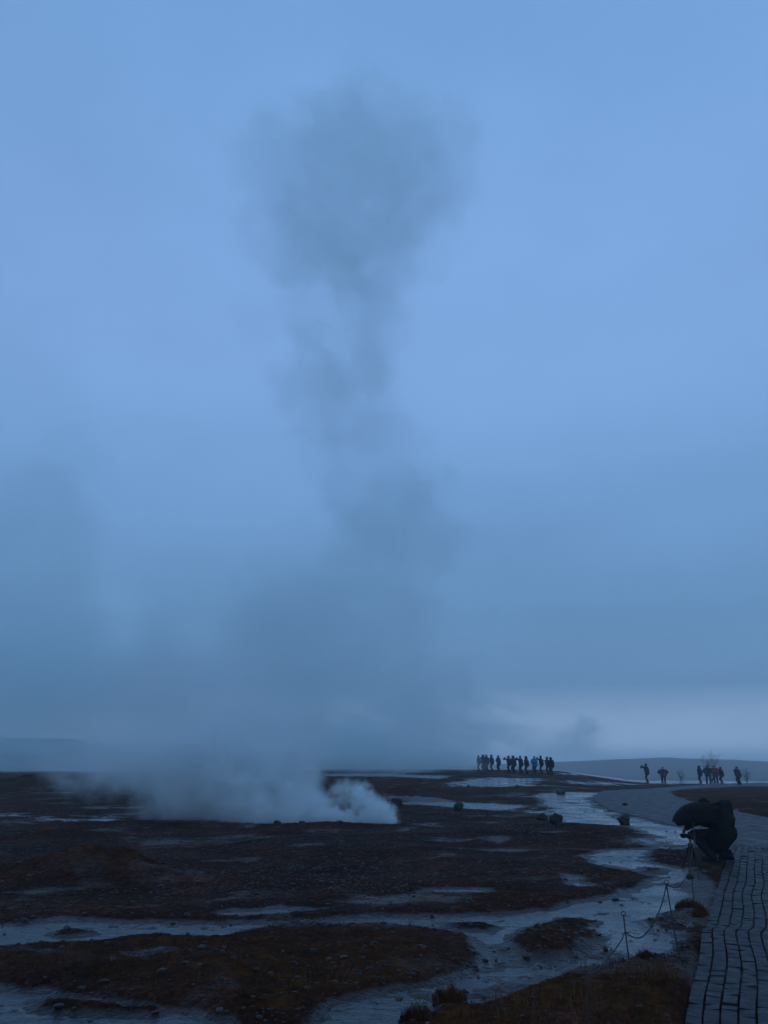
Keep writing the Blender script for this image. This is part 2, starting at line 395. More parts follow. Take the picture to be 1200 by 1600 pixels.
def detail(X, Y):
    """small relief over the lie of the land, and how wet / grassy each point is"""
    d = np.hypot(X, Y)
    amp = np.clip(d / 9, .35, 3.5)
    near = (d < 110)
    edge = fbm(X, Y, .9, 5, 3, .6) * .20 * amp + fbm(X, Y, .16, 3, 8) * .05
    sd = np.full(X.shape, -1e3)
    streak = smooth(11, 20, d) * (np.abs(fbm(X, Y, 1.6, 4, 47, .65)) * -1.5 + .14) * amp * .6
    for i, p in enumerate(WET):
        q = poly_sd(X, Y, p)
        q = q + smooth(12, 20, d) * .10 * amp + .22 * streak if i == 0 else q + streak * (1 if i > 3 else .6)
        if i in (1, 2): q = q - .07 - .12 * np.abs(fbm(X, Y, .7, 4, 52, .6))
        sd = np.maximum(sd, q)
    for p in ISLAND: sd = np.minimum(sd, -poly_sd(X, Y, p))
    sd = sd + edge
    tw = np.clip(sd / (.14 * amp), -1, 1)           # 1 in the water, -1 well ashore
    hum = fbm(X, Y, 2.6, 5, 21, .55)
    rough = fbm(X, Y, .35, 4, 33, .6)
    fine = fbm(X, Y, .09, 3, 44, .6)
    fade = 1 - smooth(25, 70, d) * .6
    dry = (.030 + (np.clip(hum, -.6, 1) * .026 + .016)) * (1 - smooth(12, 30, d) * .55) + rough * .014 + fine * .012 * (d < 25)
    bed = -.012 + rough * .034 * (1 - .6 * smooth(12, 25, d)) + fine * .018 + hum * .016 * (1 - .6 * smooth(12, 25, d))
    # stepped sinter terraces in the bed make thin dark bars in the water
    z = np.where(tw > 0, bed * tw + .008 * (1 - tw), .008 + (dry - .008) * (-tw))
    gr = np.zeros(X.shape)
    for p, s in GRASSY: gr = np.maximum(gr, s * smooth(-.25, .25, poly_sd(X, Y, p) / amp + edge))
    gr = gr * (tw < .2)
    lump = np.abs(fbm(X, Y, .42, 3, 61)) * .07 + fbm(X, Y, .11, 2, 63) * .02
    z = z + gr * lump * fade
    for mx, my, rx, ry, h in MOUNDS:
        q = ((X - mx) / rx) ** 2 + ((Y - my) / ry) ** 2
        z = z + h * np.exp(-q * 1.6) * (1 + .35 * fbm(X, Y, .8, 3, 71))
    # the land rolls far off
    z = z + smooth(80, 130, d) * fbm(X, Y, 60, 4, 5) * 1.2
    rd = np.maximum(poly_sd(X, Y, ROAD), poly_sd(X, Y, PAVE))
    lip = smooth(-.5, -.05, rd) * (Y < 16)
    z = np.maximum(z, .030 * lip - .08 * (1 - lip))
    k = smooth(-.05, .02, rd)
    z = z * (1 - k) + .006 * k
    wet = smooth(-1, .2, tw)
    return z, wet, gr, k

def azs(a0, a1, n): return np.linspace(a0, a1, n)
def polar(az, rad):
    A, Rr = np.meshgrid(az, rad); return np.sin(A) * Rr, np.cos(A) * Rr
def grid_faces(nr, na, wrap=False):
    i = np.arange(nr - 1)[:, None]; j = np.arange(na - 1)[None, :]
    a = (i * na + j).ravel()
    f = np.stack([a, a + 1, a + 1 + na, a + na], 1)
    if wrap:
        i = np.arange(nr - 1) * na
        f = np.concatenate([f, np.stack([i + na - 1, i, i + na, i + 2 * na - 1], 1)])
    return f
def radii(r0, r1, k0, k1):
    out = [r0]
    while out[-1] < r1:
        r = out[-1]; t = min(1, math.log(r / 5) / math.log(40)) if r > 5 else 0
        k = k0 + (k1 - k0) * max(t, 0)
        if r < 4.5: k = .03
        if r > 150: k = .05
        out.append(r * (1 + k))
    return np.array(out)
az_in = azs(R(-30), R(30), 960)
az_out = np.concatenate([azs(R(30), R(330), 140)[1:-1]])
AZ = np.concatenate([az_in, az_out])
RAD = radii(.5, 1300, .0042, .0075)
X, Y = polar(AZ, RAD)
Z, WETA, GRA, ROADK = detail(X, Y)
Z = Z + base(X, Y)
V = np.stack([X, Y, Z], -1).reshape(-1, 3)
# close the small hole under the camera
gf = grid_faces(len(RAD), len(AZ), True)
ground = mesh_np('ground', V, gf, M['ground'])
attr(ground, 'wet', WETA); attr(ground, 'grassy', GRA)
tag(ground, 'dark wet gravel flat with brown moss and shallow channels', kind='structure')
bmc = bmesh.new(); bmesh.ops.create_circle(bmc, cap_ends=True, radius=.6, segments=40)
for v in bmc.verts: v.co.z = .03
o = from_bm('ground_patch', bmc, M['ground'], ground)

# water lies in every hollow that reaches below it
azw = azs(R(-34), R(34), 240); rw = radii(2.0, 118, .012, .02)
X2, Y2 = polar(azw, rw)
water = mesh_np('water', np.stack([X2, Y2, base(X2, Y2) + .0], -1).reshape(-1, 3), grid_faces(len(rw), len(azw)), M['water'])
tag(water, 'shallow stream braiding over the gravel and reflecting the dusk sky', kind='structure')

# road
azr = azs(R(10), R(34), 420); rr = radii(10.5, 92, .0035, .0045)
X3, Y3 = polar(azr, rr)
sdr = poly_sd(X3, Y3, ROAD)
f3 = grid_faces(len(rr), len(azr)); inside = (sdr.ravel() + fbm(X3, Y3, .4, 3, 90).ravel() * .05) > 0
keep = inside[f3].all(1); f3 = f3[keep]
used = np.unique(f3); remap = np.zeros(X3.size, int); remap[used] = np.arange(len(used))
crown = .018 + .008 * fbm(X3, Y3, 3, 3, 91)
V3 = np.stack([X3, Y3, base(X3, Y3) + crown], -1).reshape(-1, 3)[used]
road = mesh_np('road', V3, remap[f3], M['asphalt'])
tag(road, 'wet dark asphalt path curving away to the right', kind='structure')

# pavers: long blocks in wavy courses
def pavement():
    edge = np.array([(p.x, p.y) for p in PAVE_EDGE]); seg = np.hypot(*np.diff(edge, axis=0).T); cum = np.concatenate([[0], np.cumsum(seg)])
    L = cum[-1]
    def pt(s, off):
        x = np.interp(s, cum, edge[:, 0]); y = np.interp(s, cum, edge[:, 1])
        s2 = min(s + .3, L); s1 = max(s2 - .6, 0)
        dx = np.interp(s2, cum, edge[:, 0]) - np.interp(s1, cum, edge[:, 0]); dy = np.interp(s2, cum, edge[:, 1]) - np.interp(s1, cum, edge[:, 1])
        l = math.hypot(dx, dy); nx, ny = dy / l, -dx / l
        wob = .035 * math.sin(s * .9) * .35 + .007 * math.sin(s * 2.3 + 1) + .05 * smooth(4.6, 4.9, s)
        o_ = off + wob + .008 * math.sin(s * 2 + off * 5)
        return x + nx * o_, y + ny * o_
    Vs, Fs, T = [], [], []
    W = .115
    for c in range(35):
        s = random.choice([0, -.085]) - .01
        while s < L:
            ln = random.choice([.15, .17, .17, .2, .255]) + random.uniform(-.012, .012)
            s0, s1 = max(s + .0008, 0), min(s + ln - .0008, L); s += ln
            if s1 - s0 < .03: continue
            g = random.uniform(.0035, .0085)
            a0, a1 = c * W + g, (c + 1) * W - g
            top = .034 + random.gauss(0, .0025); tx, ty = random.gauss(0, .0028), random.gauss(0, .0028); tone = min(1, max(0, random.gauss(.5, .27)))
            b0 = len(Vs); e = .0035
            ns = max(1, int((s1 - s0) / .1))
            for z, k in ((-.04, 0), (top - .006, 0), (top, 1)):
                for (ss, aa, qx, qy) in ((s0 + e * k, a0 + e * k, -1, -1), (s0 + e * k, a1 - e * k, -1, 1), (s1 - e * k, a1 - e * k, 1, 1), (s1 - e * k, a0 + e * k, 1, -1)):
                    x, y = pt(ss, aa); Vs.append((x, y, z + (tx * qx + ty * qy if z > 0 else 0))); T.append(tone)
            for r0 in (0, 4):
                for q in range(4): Fs.append((b0 + r0 + q, b0 + r0 + (q + 1) % 4, b0 + r0 + 4 + (q + 1) % 4, b0 + r0 + 4 + q))
            Fs.append((b0 + 8, b0 + 9, b0 + 10, b0 + 11))
    o = mesh_np('pavement', np.array(Vs), Fs, M['paver'], smooth_=False)
    attr(o, 'tone', T)
    bm = bmesh.new(); bm.from_mesh(o.data); bmesh.ops.recalc_face_normals(bm, faces=bm.faces); bm.to_mesh(o.data); bm.free()
    return tag(o, 'wet paving blocks laid in long wavy courses', kind='structure')
pavement()

# distant hills
def hills():
    az = azs(R(-60), R(60), 260); rad = np.linspace(560, 1310, 70)
    X, Y = polar(az, rad); A, D = np.meshgrid(az, rad)
    prof = np.interp(np.degrees(A), [-60, -35, -26, -20, -12, -5, 3, 9, 14, 18, 22, 26, 34, 60], [60, 58, 54, 50, 22, 4, 2, 3, 13, 20, 17, 9, 3, 24])
    rise = smooth(560, 860, D) * (1 - .5 * smooth(1000, 1310, D))
    Z = -10 + (prof * .5 + 4) * rise + fbm(X, Y, 170, 5, 77) * 4.5 * rise
    return tag(mesh_np('hills', np.stack([X, Y, Z], -1).reshape(-1, 3), grid_faces(len(rad), len(az)), M['hill']), 'low dark hills fading into mist', kind='structure')
hills()

def zat(x, y):
    z, w_, g_, k_ = detail(np.array([float(x)]), np.array([float(y)]))
    return float(z[0] + base(x, y))
def foot(px, py, sink=0.0):
    p = ground_at(px, py); return Vector((p.x, p.y, zat(p.x, p.y) - sink))

# ------------------------------------------------------------------ gravel and grass (uncountable)
ICO_V, ICO_F = None, None
bmi = bmesh.new(); bmesh.ops.create_icosphere(bmi, subdivisions=1, radius=1)
ICO_V = np.array([v.co[:] for v in bmi.verts]); ICO_F = np.array([[v.index for v in f.verts] for f in bmi.faces]); bmi.free()
def scatter(n, a0, a1, r0, r1, seed):
    g = np.random.default_rng(seed); az = g.uniform(R(a0), R(a1), n); r = r0 * (r1 / r0) ** g.uniform(0, 1, n)
    return np.sin(az) * r, np.cos(az) * r, r, g
def gravel():
    x, y, r, g = scatter(38000, -29, 29, 4.5, 34, 5)
    z, wet, gr, k = detail(x, y)
    dens = .35 + .65 * smooth(-.1, .5, fbm(x, y, 1.8, 3, 12))
    keep = (g.uniform(0, 1, len(x)) < dens) & (k < .05) & ((wet < .75) | (g.uniform(0, 1, len(x)) < .10)) & (g.uniform(0, 1, len(x)) > gr * 1.0)
    x, y, r, z, gr = x[keep], y[keep], r[keep], z[keep], gr[keep]; n = len(x)
    s = g.lognormal(math.log(.007), .5, n) * (1 + r / 18)
    s = np.clip(s, .004, .035)
    Vv = ICO_V[None] * (1 + g.uniform(-.28, .28, (n, 12, 1)))[:, :len(ICO_V)]
    Vv = Vv * s[:, None, None] * np.stack([g.uniform(.8, 1.5, n), g.uniform(.8, 1.5, n), g.uniform(.45, .8, n)], -1)[:, None, :]
    a = g.uniform(0, 6.28, n); ca, sa = np.cos(a)[:, None], np.sin(a)[:, None]
    Vx = Vv[..., 0] * ca - Vv[..., 1] * sa; Vy = Vv[..., 0] * sa + Vv[..., 1] * ca
    Vv = np.stack([Vx + x[:, None], Vy + y[:, None], Vv[..., 2] + (z + base(x, y))[:, None] + s[:, None] * .2], -1)
    Ff = ICO_F[None] + (np.arange(n) * len(ICO_V))[:, None, None]
    o = mesh_np('gravel', Vv.reshape(-1, 3), Ff.reshape(-1, 3), M['pebble'], smooth_=False, k=3)
    attr(o, 'tone', np.repeat(g.beta(2, 3, n), len(ICO_V)))
    tag(o, 'loose dark pebbles strewn over the wet flat', 'gravel', kind='stuff')
gravel()
def blades(x, y, z, h, g, lean=.6, width=.004):
    n = len(x); a = g.uniform(0, 6.28, n); ln = g.uniform(.1, 1, n) * lean * h
    dx, dy = np.cos(a) * ln, np.sin(a) * ln; px_, py_ = -np.sin(a) * width, np.cos(a) * width
    px_, py_ = px_ * (.5 + h * 6), py_ * (.5 + h * 6)
    P = np.zeros((n, 5, 3))
    P[:, 0] = np.stack([x - px_, y - py_, z - .01], -1); P[:, 1] = np.stack([x + px_, y + py_, z - .01], -1)
    P[:, 2] = np.stack([x + dx * .4 + px_ * .7, y + dy * .4 + py_ * .7, z + h * .6], -1)
    P[:, 3] = np.stack([x + dx * .4 - px_ * .7, y + dy * .4 - py_ * .7, z + h * .6], -1)
    P[:, 4] = np.stack([x + dx, y + dy, z + h], -1)
    b = (np.arange(n) * 5)[:, None]
    Fc = np.concatenate([b + [[0, 1, 2]], b + [[0, 2, 3]], b + [[3, 2, 4]]], 1).reshape(-1, 3)
    return P.reshape(-1, 3), Fc
def grass():
    x, y, r, g = scatter(150000, -29, 30, 5.2, 62, 9)
    z, wet, gr, k = detail(x, y)
    cl = smooth(-.25, .45, fbm(x, y, .5, 3, 15) + .3 * fbm(x, y, 2.2, 2, 19))
    keep = (gr > .15) & (g.uniform(0, 1, len(x)) < gr * (.25 + .75 * cl)) & (k < .05) & (wet < .6)
    x, y, r, z = x[keep], y[keep], r[keep], z[keep]; cl = cl[keep]
    h = np.clip(g.lognormal(math.log(.035), .45, len(x)) * (.6 + .8 * cl), .012, .14)
    P, Fc = blades(x, y, z + base(x, y), h, g, 1.1, .0022)
    wd = np.repeat(1 + r / 9, 5)
    o = mesh_np('grass', P, Fc, M['blade'], smooth_=False, k=3)
    t = np.clip(.5 + .5 * fbm(x, y, 1.1, 3, 25) + g.normal(0, .18, len(x)), 0, 1)
    attr(o, 'tone', np.repeat(t, 5))
    tag(o, 'short brown dead grass and moss over the low banks', 'grass', kind='stuff')
grass()
def tuft(px, py, rad, h, n, label, seed, name='grass_tuft', lean=.7, tone=.5):
    p = foot(px, py); g = np.random.default_rng(seed)
    a = g.uniform(0, 6.28, n); q = rad * np.sqrt(g.uniform(0, 1, n)); x, y = np.cos(a) * q, np.sin(a) * q * .8
    hh = h * g.uniform(.35, 1, n) * (1.15 - .6 * q / rad)
    hh = hh * (.55 + .9 * np.abs(np.sin(a * 2.3 + seed))); dome = .1 * h * (1 - (q / rad) ** 2)
    P, Fc = blades(x, y, dome, hh, g, lean, .003)
    o = mesh_np(name, P, Fc, M['blade'], smooth_=False, k=3); attr(o, 'tone', np.repeat(np.clip(g.normal(tone, .2, n), 0, 1), 5))
    bm = bmesh.new(); bmesh.ops.create_icosphere(bm, subdivisions=3, radius=1)
    for v in bm.verts:
        v.co *= 1 + .15 * math.sin(v.co.x * 5 + seed) * math.cos(v.co.y * 6)
        v.co = Vector((v.co.x * rad, v.co.y * rad * .8, v.co.z * h * .16))
    c = from_bm('moss_clump', bm, M['turf'], o)
    o.location = p; return tag(o, label, 'grass tuft', 'grass tufts on the banks')
mt, t_, b_ = pmat('turf', (.02, .016, .008), .9, .1)
gg = N(t_, 'ShaderNodeNewGeometry'); t_.links.new(ramp(t_, noise_n(t_, gg.outputs['Position'], 18, 4, .7).outputs[0], [(.3, (.014, .009, .003)), (.7, (.06, .03, .009))]), b_.inputs['Base Color'])
M['turf'] = mt
tuft(1078, 1430, .16, .085, 1800, 'round brown grass tuft on the stream bank beside the paving edge', 3, lean=.9)
tuft(1096, 1440, .09, .09, 500, 'small orange grass tuft touching the paving left edge', 4, tone=.75)
tuft(703, 1568, .13, .11, 700, 'upright spiky grass tuft at the stream mouth near the bottom edge', 5, lean=.5, tone=.6)
tuft(655, 1597, .13, .09, 1100, 'low grass tuft cut by the bottom edge beside the stream', 6)
tuft(1010, 1508, .08, .07, 400, 'tiny dark grass tuft on the bank below the leaning stake', 8, tone=.3)

# ------------------------------------------------------------------ boulders
def rock(px, py, wpx, hpx, label, seed, name='boulder', group='boulders on the gravel flat', squash=.8):
    p = ground_at(px, py); D = p.y; s = D / 1352.0
    a, b, c = wpx * s / 2, wpx * s / 2 * squash, hpx * s / 2
    bm = bmesh.new(); bmesh.ops.create_icosphere(bm, subdivisions=4, radius=1)
    g = random.Random(seed); planes = [(Vector((g.gauss(0, 1), g.gauss(0, 1), g.gauss(0, .8))).normalized(), g.uniform(.42, .85)) for _ in range(11)]
    off = Vector((g.uniform(0, 50), g.uniform(0, 50), 0))
    from mathutils import noise as mn
    for v in bm.verts:
        co = v.co.copy()
        for n_, d_ in planes:
            e = co.dot(n_) - d_
            if e > 0: co -= n_ * e * .85
        co *= 1 + .26 * mn.noise(co * 1.6 + off) + .10 * mn.noise(co * 5 + off)
        v.co = Vector((co.x * a * 1.15, co.y * b * 1.15, co.z * c * 1.3))
    o = from_bm(name, bm, M['rock']); o.rotation_euler[2] = g.uniform(-.4, .4)
    o.location = (p.x, p.y, zat(p.x, p.y) + c * .5)
    return tag(o, label, 'rock', group)
rock(620, 1260, 19, 14, 'dark rounded boulder just right of the white steam wisps', 1)
rock(717, 1268, 17, 13, 'blocky dark boulder standing alone on the brown flat, mid picture', 2)
rock(870, 1289, 21, 18, 'largest grey boulder at the left bank of the stream', 3)
rock(846, 1282, 19, 11, 'low flat boulder touching the left side of the largest stream boulder', 4)
rock(877, 1241, 18, 9, 'flattish dark rock at the head of the stream below the crowd', 5)
rock(732, 1231, 7, 5, 'small rock on the wet flat below the misty end of the crowd', 6)
rock(807, 1232, 8, 6, 'small pointed rock directly below the red jackets of the crowd', 7)
rock(656, 1222, 6, 6, 'tiny rock on top of the olive grass mound', 8)
rock(576, 1218, 6, 5, 'tiny rock at the steam edge left of the olive mound', 9)
rock(977, 1288, 22, 16, 'mossy boulder in the stream beside the asphalt bend', 10)
rock(640, 1424, 10, 6, 'small flat stone by the head of the left pool', 11, 'stone', 'stones by the stream', 1.4)
rock(675, 1435, 8, 5, 'dark stone lying in the narrow water strip, mid picture', 12, 'stone', 'stones by the stream')
rock(947, 1493, 9, 7, 'single dark stone in the pool left of the rope stake', 13, 'stone', 'stones by the stream')
rock(1013, 1500, 12, 9, 'dark stone on the pool edge between the two rope stakes', 14, 'stone', 'stones by the stream')
rock(433, 1291, 12, 6, 'leftmost dark stone on the steaming rim', 15, 'stone', 'stones along the steaming rim')
rock(472, 1291, 9, 4, 'second dark stone from the left on the steaming rim', 16, 'stone', 'stones along the steaming rim')
rock(532, 1293, 11, 5, 'rim stone in front of the left wisp of steam', 17, 'stone', 'stones along the steaming rim')
rock(560, 1293, 7, 4, 'rightmost small stone on the steaming rim', 18, 'stone', 'stones along the steaming rim')
rock(977, 1259, 8, 5, 'small dark stone lying on the asphalt bend', 19, 'stone', 'stones by the road')
rock(1080, 1372, 12, 9, 'dark stone on the bank at the foot of the tripod', 20, 'stone', 'stones by the stream')

# ------------------------------------------------------------------ solid shapes
def cap(bm, p0, r0, p1, r1, seg=12, flat=1.0):
    """tapered capsule"""
    p0, p1 = Vector(p0), Vector(p1); ax = p1 - p0; L = ax.length
    if L < 1e-6: ax = Vector((0, 0, 1e-4)); L = 1e-4
    q = ax.to_track_quat('Z', 'Y').to_matrix()
    rings = []
    for k in range(4): t = -math.pi / 2 + (k + 1) * math.pi / 8; rings.append((math.sin(t) * r0, math.cos(t) * r0))
    for k in range(4): t = k * math.pi / 8; rings.append((L + math.sin(t) * r1, math.cos(t) * r1))
    vs = []
    for z, r in rings:
        vs.append([bm.verts.new(p0 + q @ Vector((math.cos(2 * math.pi * j / seg) * r, math.sin(2 * math.pi * j / seg) * r * flat, z))) for j in range(seg)])
    a = bm.verts.new(p0 + q @ Vector((0, 0, -r0))); b = bm.verts.new(p0 + q @ Vector((0, 0, L + r1)))
    for u, v in zip(vs, vs[1:]):
        for j in range(seg): bm.faces.new((u[j], u[(j + 1) % seg], v[(j + 1) % seg], v[j]))
    for j in range(seg):
        bm.faces.new((a, vs[0][(j + 1) % seg], vs[0][j])); bm.faces.new((b, vs[-1][j], vs[-1][(j + 1) % seg]))
def ball(bm, c, r, seg=12):
    m = Matrix.Translation(c) @ Matrix.Diagonal((*r, 1)) if hasattr(r, '__len__') else Matrix.Translation(c) @ Matrix.Scale(r, 4)
    bmesh.ops.create_uvsphere(bm, u_segments=seg, v_segments=seg // 2 + 2, radius=1, matrix=m)
def fuse(name, bm, voxel, m, parent=None, smooth_it=2, extra=None):
    me = bpy.data.meshes.new('tmp'); bm.to_mesh(me); bm.free()
    o = bpy.data.objects.new('tmp', me); COL.objects.link(o)
    md = o.modifiers.new('r', 'REMESH'); md.mode = 'VOXEL'; md.voxel_size = voxel; md.use_smooth_shade = True
    if smooth_it: s = o.modifiers.new('s', 'SMOOTH'); s.factor = .5; s.iterations = smooth_it
    dg = bpy.context.evaluated_depsgraph_get()
    me2 = bpy.data.meshes.new_from_object(o.evaluated_get(dg)); me2.name = name
    bpy.data.objects.remove(o); bpy.data.meshes.remove(me)
    if extra is not None:
        b2 = bmesh.new(); b2.from_mesh(me2); tmp = bpy.data.meshes.new('t'); extra.to_mesh(tmp); extra.free(); b2.from_mesh(tmp)
        b2.to_mesh(me2); b2.free(); bpy.data.meshes.remove(tmp)
    me2.polygons.foreach_set('use_smooth', [True] * len(me2.polygons))
    return link_mesh(name, me2, m, parent)
def ik(a, b, l1, l2, pole):
    a, b, pole = Vector(a), Vector(b), Vector(pole); d = b - a; L = min(d.length, (l1 + l2) * .995)
    u = d.normalized(); b = a + u * L
    x = (l1 * l1 - l2 * l2 + L * L) / (2 * L); h = math.sqrt(max(l1 * l1 - x * x, 0))
    pv = (pole - u * pole.dot(u)); pv = pv.normalized() if pv.length > 1e-5 else Vector((0, 1, 0))
    return a + u * x + pv * h, b
SKIN = cloth('skin', (.30, .18, .13), .55, .1)
CM = {}
def cm(name, col):
    if name not in CM: CM[name] = cloth(name, col)
    return CM[name]
SHOE = cm('shoe_leather', (.012, .012, .013)); HAIR = cm('dark_hair', (.015, .011, .009)); TROUS = cm('dark_trousers', (.013, .014, .019))

def fingers(bm, wrist, hand, side, curl, up):
    """four fingers and a thumb growing out of the palm"""
    f = (Vector(hand) - Vector(wrist)).normalized(); upv = Vector(up); lat = f.cross(upv)
    lat = lat.normalized() if lat.length > .01 else Vector((1, 0, 0)); pal = lat.cross(f).normalized()
    for i, ln in enumerate((.066, .076, .070, .054)):
        o = Vector(hand) + lat * (i - 1.5) * .019 * side
        p = o; d = f.copy()
        for k, q in enumerate((.45, .32, .23)):
            d = (d * math.cos(curl) - pal * math.sin(curl)).normalized(); n_ = p + d * ln * q
            cap(bm, p, .0085 - .0012 * k, n_, .0078 - .0012 * k, 6); p = n_
    o = Vector(wrist) + (Vector(hand) - Vector(wrist)) * .45 - lat * .03 * side
    d = (f * .75 - lat * .6 * side).normalized(); m_ = o + d * .035; cap(bm, o, .011, m_, .0095, 6)
    cap(bm, m_, .0095, m_ + (f * .95 - pal * .3).normalized() * .028, .008, 6)

def person(loc, face, label, jacket, pose='stand', scale=1.0, trousers=None, hood=False, hat=None, bag=None, group=None, arms='down', voxel=.02, lean=.03, stance=.11, step=0.0, bulk=1.0):
    """face = direction faced in world xy"""
    rz = math.atan2(face[1], face[0]) - math.pi / 2
    root = empty('person', loc, rz, label=label, cat='person', group=group); root.scale = (scale * bulk, scale * bulk, scale)
    # joints, facing +Y
    if pose == 'crouch':
        hip = Vector((0, -.13, .43)); chest = Vector((0, -.01, .69)); neck = Vector((0, .07, .79)); head = Vector((0, .16, .815))
        feet = [Vector((-.14, .04, .075)), Vector((.13, -.14, .075))]; kp = [Vector((-.35, 1, .6)), Vector((.35, 1, .2))]
    else:
        hip = Vector((0, 0, .90)); chest = Vector((0, lean * 1.2, 1.28)); neck = Vector((0, lean * 1.6, 1.46)); head = Vector((0, lean * 1.6 + .02, 1.60))
        feet = [Vector((-stance, step, .075)), Vector((stance, -step, .075))]; kp = [Vector((-.1, 1, 0)), Vector((.1, 1, 0))]
    tor = (neck - hip).normalized()
    sh = [chest + tor * .11 + Vector((-.185, 0, 0)), chest + tor * .11 + Vector((.185, 0, 0))]
    hj = [hip + Vector((-.09, 0, -.02)), hip + Vector((.09, 0, -.02))]
    fwd = Vector((0, 1, 0))
    tgt = {'down': [(-.25, .06, .80), (.25, .04, .80)], 'pocket': [(-.17, .14, .98), (.17, .14, .98)], 'camera': [(-.07, .30, 1.52), (.07, .30, 1.52)],
           'phone': [(-.06, .34, 1.35), (.08, .34, 1.35)], 'oneup': [(-.25, .05, .80), (.10, .33, 1.50)], 'chest': [(-.05, .22, 1.15), (.06, .22, 1.18)],
           'hips': [(-.17, .05, 1.0), (.17, .05, 1.0)], 'point': [(-.24, .05, .82), (.45, .40, 1.38)], 'crouchcam': [(-.02, .47, .48), (.12, .28, .56)]}[arms]
    body = bmesh.new(); J = bmesh.new(); T = bmesh.new(); fb = bmesh.new(); SH = bmesh.new()
    def both(b1, b2, p0, r0, p1, r1, g1, g2=None):
        cap(b1, p0, r0, p1, r1); cap(b2, p0, r0 + g1, p1, r1 + (g2 if g2 is not None else g1))
    # trunk
    for s in (-1, 1):
        both(body, J, hip + Vector((.06 * s, 0, .02)), .105, chest + Vector((.07 * s, 0, -.02)), .108, .035)
        both(body, J, chest + Vector((.07 * s, 0, 0)), .108, chest + tor * .10 + Vector((.12 * s, 0, 0)), .075, .03)
    both(body, J, hip, .12, chest, .125, .035)
    cap(body, neck - tor * .05, .062, head - Vector((0, .01, .03)), .056)
    cap(J, neck - tor * .08, .095, neck + tor * .02, .072)
    for s in (-1, 1): cap(J, hip + Vector((.075 * s, 0, .02)), .142, hip + Vector((.085 * s, .01, -.10 if pose != 'crouch' else -.04)), .135)
    # head
    hd = bmesh.new()
    ball(body, head + Vector((0, 0, .02)), (.077, .095, .105)); ball(body, head + Vector((0, .035, -.045)), (.055, .06, .065))
    cap(body, head + Vector((0, .092, .02)), .009, head + Vector((0, .112, -.012)), .014, 8)
    for s in (-1, 1): ball(body, head + Vector((.078 * s, -.005, -.005)), (.012, .02, .03)); ball(body, head + Vector((.03 * s, .085, .02)), .012)
    ball(body, head + Vector((0, .088, -.045)), (.024, .012, .008))
    # limbs
    for i, s in ((0, -1), (1, 1)):
        el, wr = ik(sh[i], tgt[i], .29, .25, Vector((s * .9, -.5, -.9)))
        both(body, J, sh[i], .055, el, .044, .028); both(body, J, el, .044, wr, .030, .026, .022)
        hdir = (wr - el).normalized(); hand = wr + hdir * .085
        cap(body, wr, .029, wr + hdir * .04, .034, 10, .7); cap(body, wr + hdir * .04, .036, hand, .030, 10, .6)
        fingers(fb, wr + hdir * .01, hand, s, .35 if arms in ('down',) else .6, (0, 0, 1) if abs(hdir.z) < .8 else (0, 1, 0))
        kn, an = ik(hj[i], feet[i], .43, .41, kp[i])
        both(body, T, hj[i], .088, kn, .056, .022, .022); both(body, T, kn, .056, an, .040, .024, .03)
        cap(body, an, .038, an + Vector((0, .12, -.045)), .026)
        cap(SH, an + Vector((0, -.035, -.038)), .045, an + Vector((0, .15, -.045)), .036); cap(SH, an, .05, an + Vector((0, 0, .05)), .05)
    if pose == 'crouch':      # the coat skirt bunches round the thighs
        for s in (-1, 1):
            cap(J, hip + Vector((.10 * s, -.02, .0)), .17, hip + Vector((.13 * s, .12, -.06)), .15)
            cap(J, chest + Vector((.11 * s, -.06, .0)), .13, hip + Vector((.09 * s, -.02, .02)), .15)
            cap(J, hip + Vector((.09 * s, .0, -.04)), .16, hip + Vector((.10 * s, .06, -.15)), .13)
    cap(T, hip + Vector((-.06, 0, 0)), .135, hip + Vector((.06, 0, 0)), .135)
    fuse('body', body, voxel * .8, SKIN, root, 2, fb)
    jk = fuse('jacket', J, voxel, cm('jacket_' + jacket[0], jacket[1]), root, 3)
    if bulk > 1: jk.scale = (1.14, 1.2, 1)
    tr = trousers or ('dark', None)
    fuse('trousers', T, voxel, TROUS if not trousers else cm('trousers_' + trousers[0], trousers[1]), root, 3)
    # shoes, one mesh each
    SH.free()
    for i in (0, 1):
        kn, an = ik(hj[i], feet[i], .43, .41, kp[i]); b = bmesh.new()
        cap(b, an + Vector((0, -.035, -.038)), .046, an + Vector((0, .15, -.045)), .037); cap(b, an, .052, an + Vector((0, 0, .05)), .052)
        for v in b.verts: v.co.z = max(v.co.z, .0)
        fuse('shoe', b, voxel * .7, SHOE, root, 1)
    hb = bmesh.new()
    if hood:
        ball(hb, head + Vector((0, -.018, .025)), (.108, .118, .132)); cap(hb, head + Vector((0, -.04, -.06)), .10, neck, .10)
        b = fuse('hood', hb, voxel * .8, cm('jacket_' + jacket[0], jacket[1]), root, 2)
    elif hat:
        ball(hb, head + Vector((0, -.008, .055)), (.092, .106, .088)); cap(hb, head + Vector((-.01, -.01, .13)), .02, head + Vector((.01, -.01, .15)), .022)
        fuse('hat', hb, voxel * .7, cm('hat_' + hat[0], hat[1]), root, 2)
    else:
        ball(hb, head + Vector((0, -.022, .035)), (.09, .098, .105)); cap(hb, head + Vector((0, -.055, 0)), .07, head + Vector((0, -.06, -.06)), .055)
        fuse('hair', hb, voxel * .7, HAIR, root, 2)
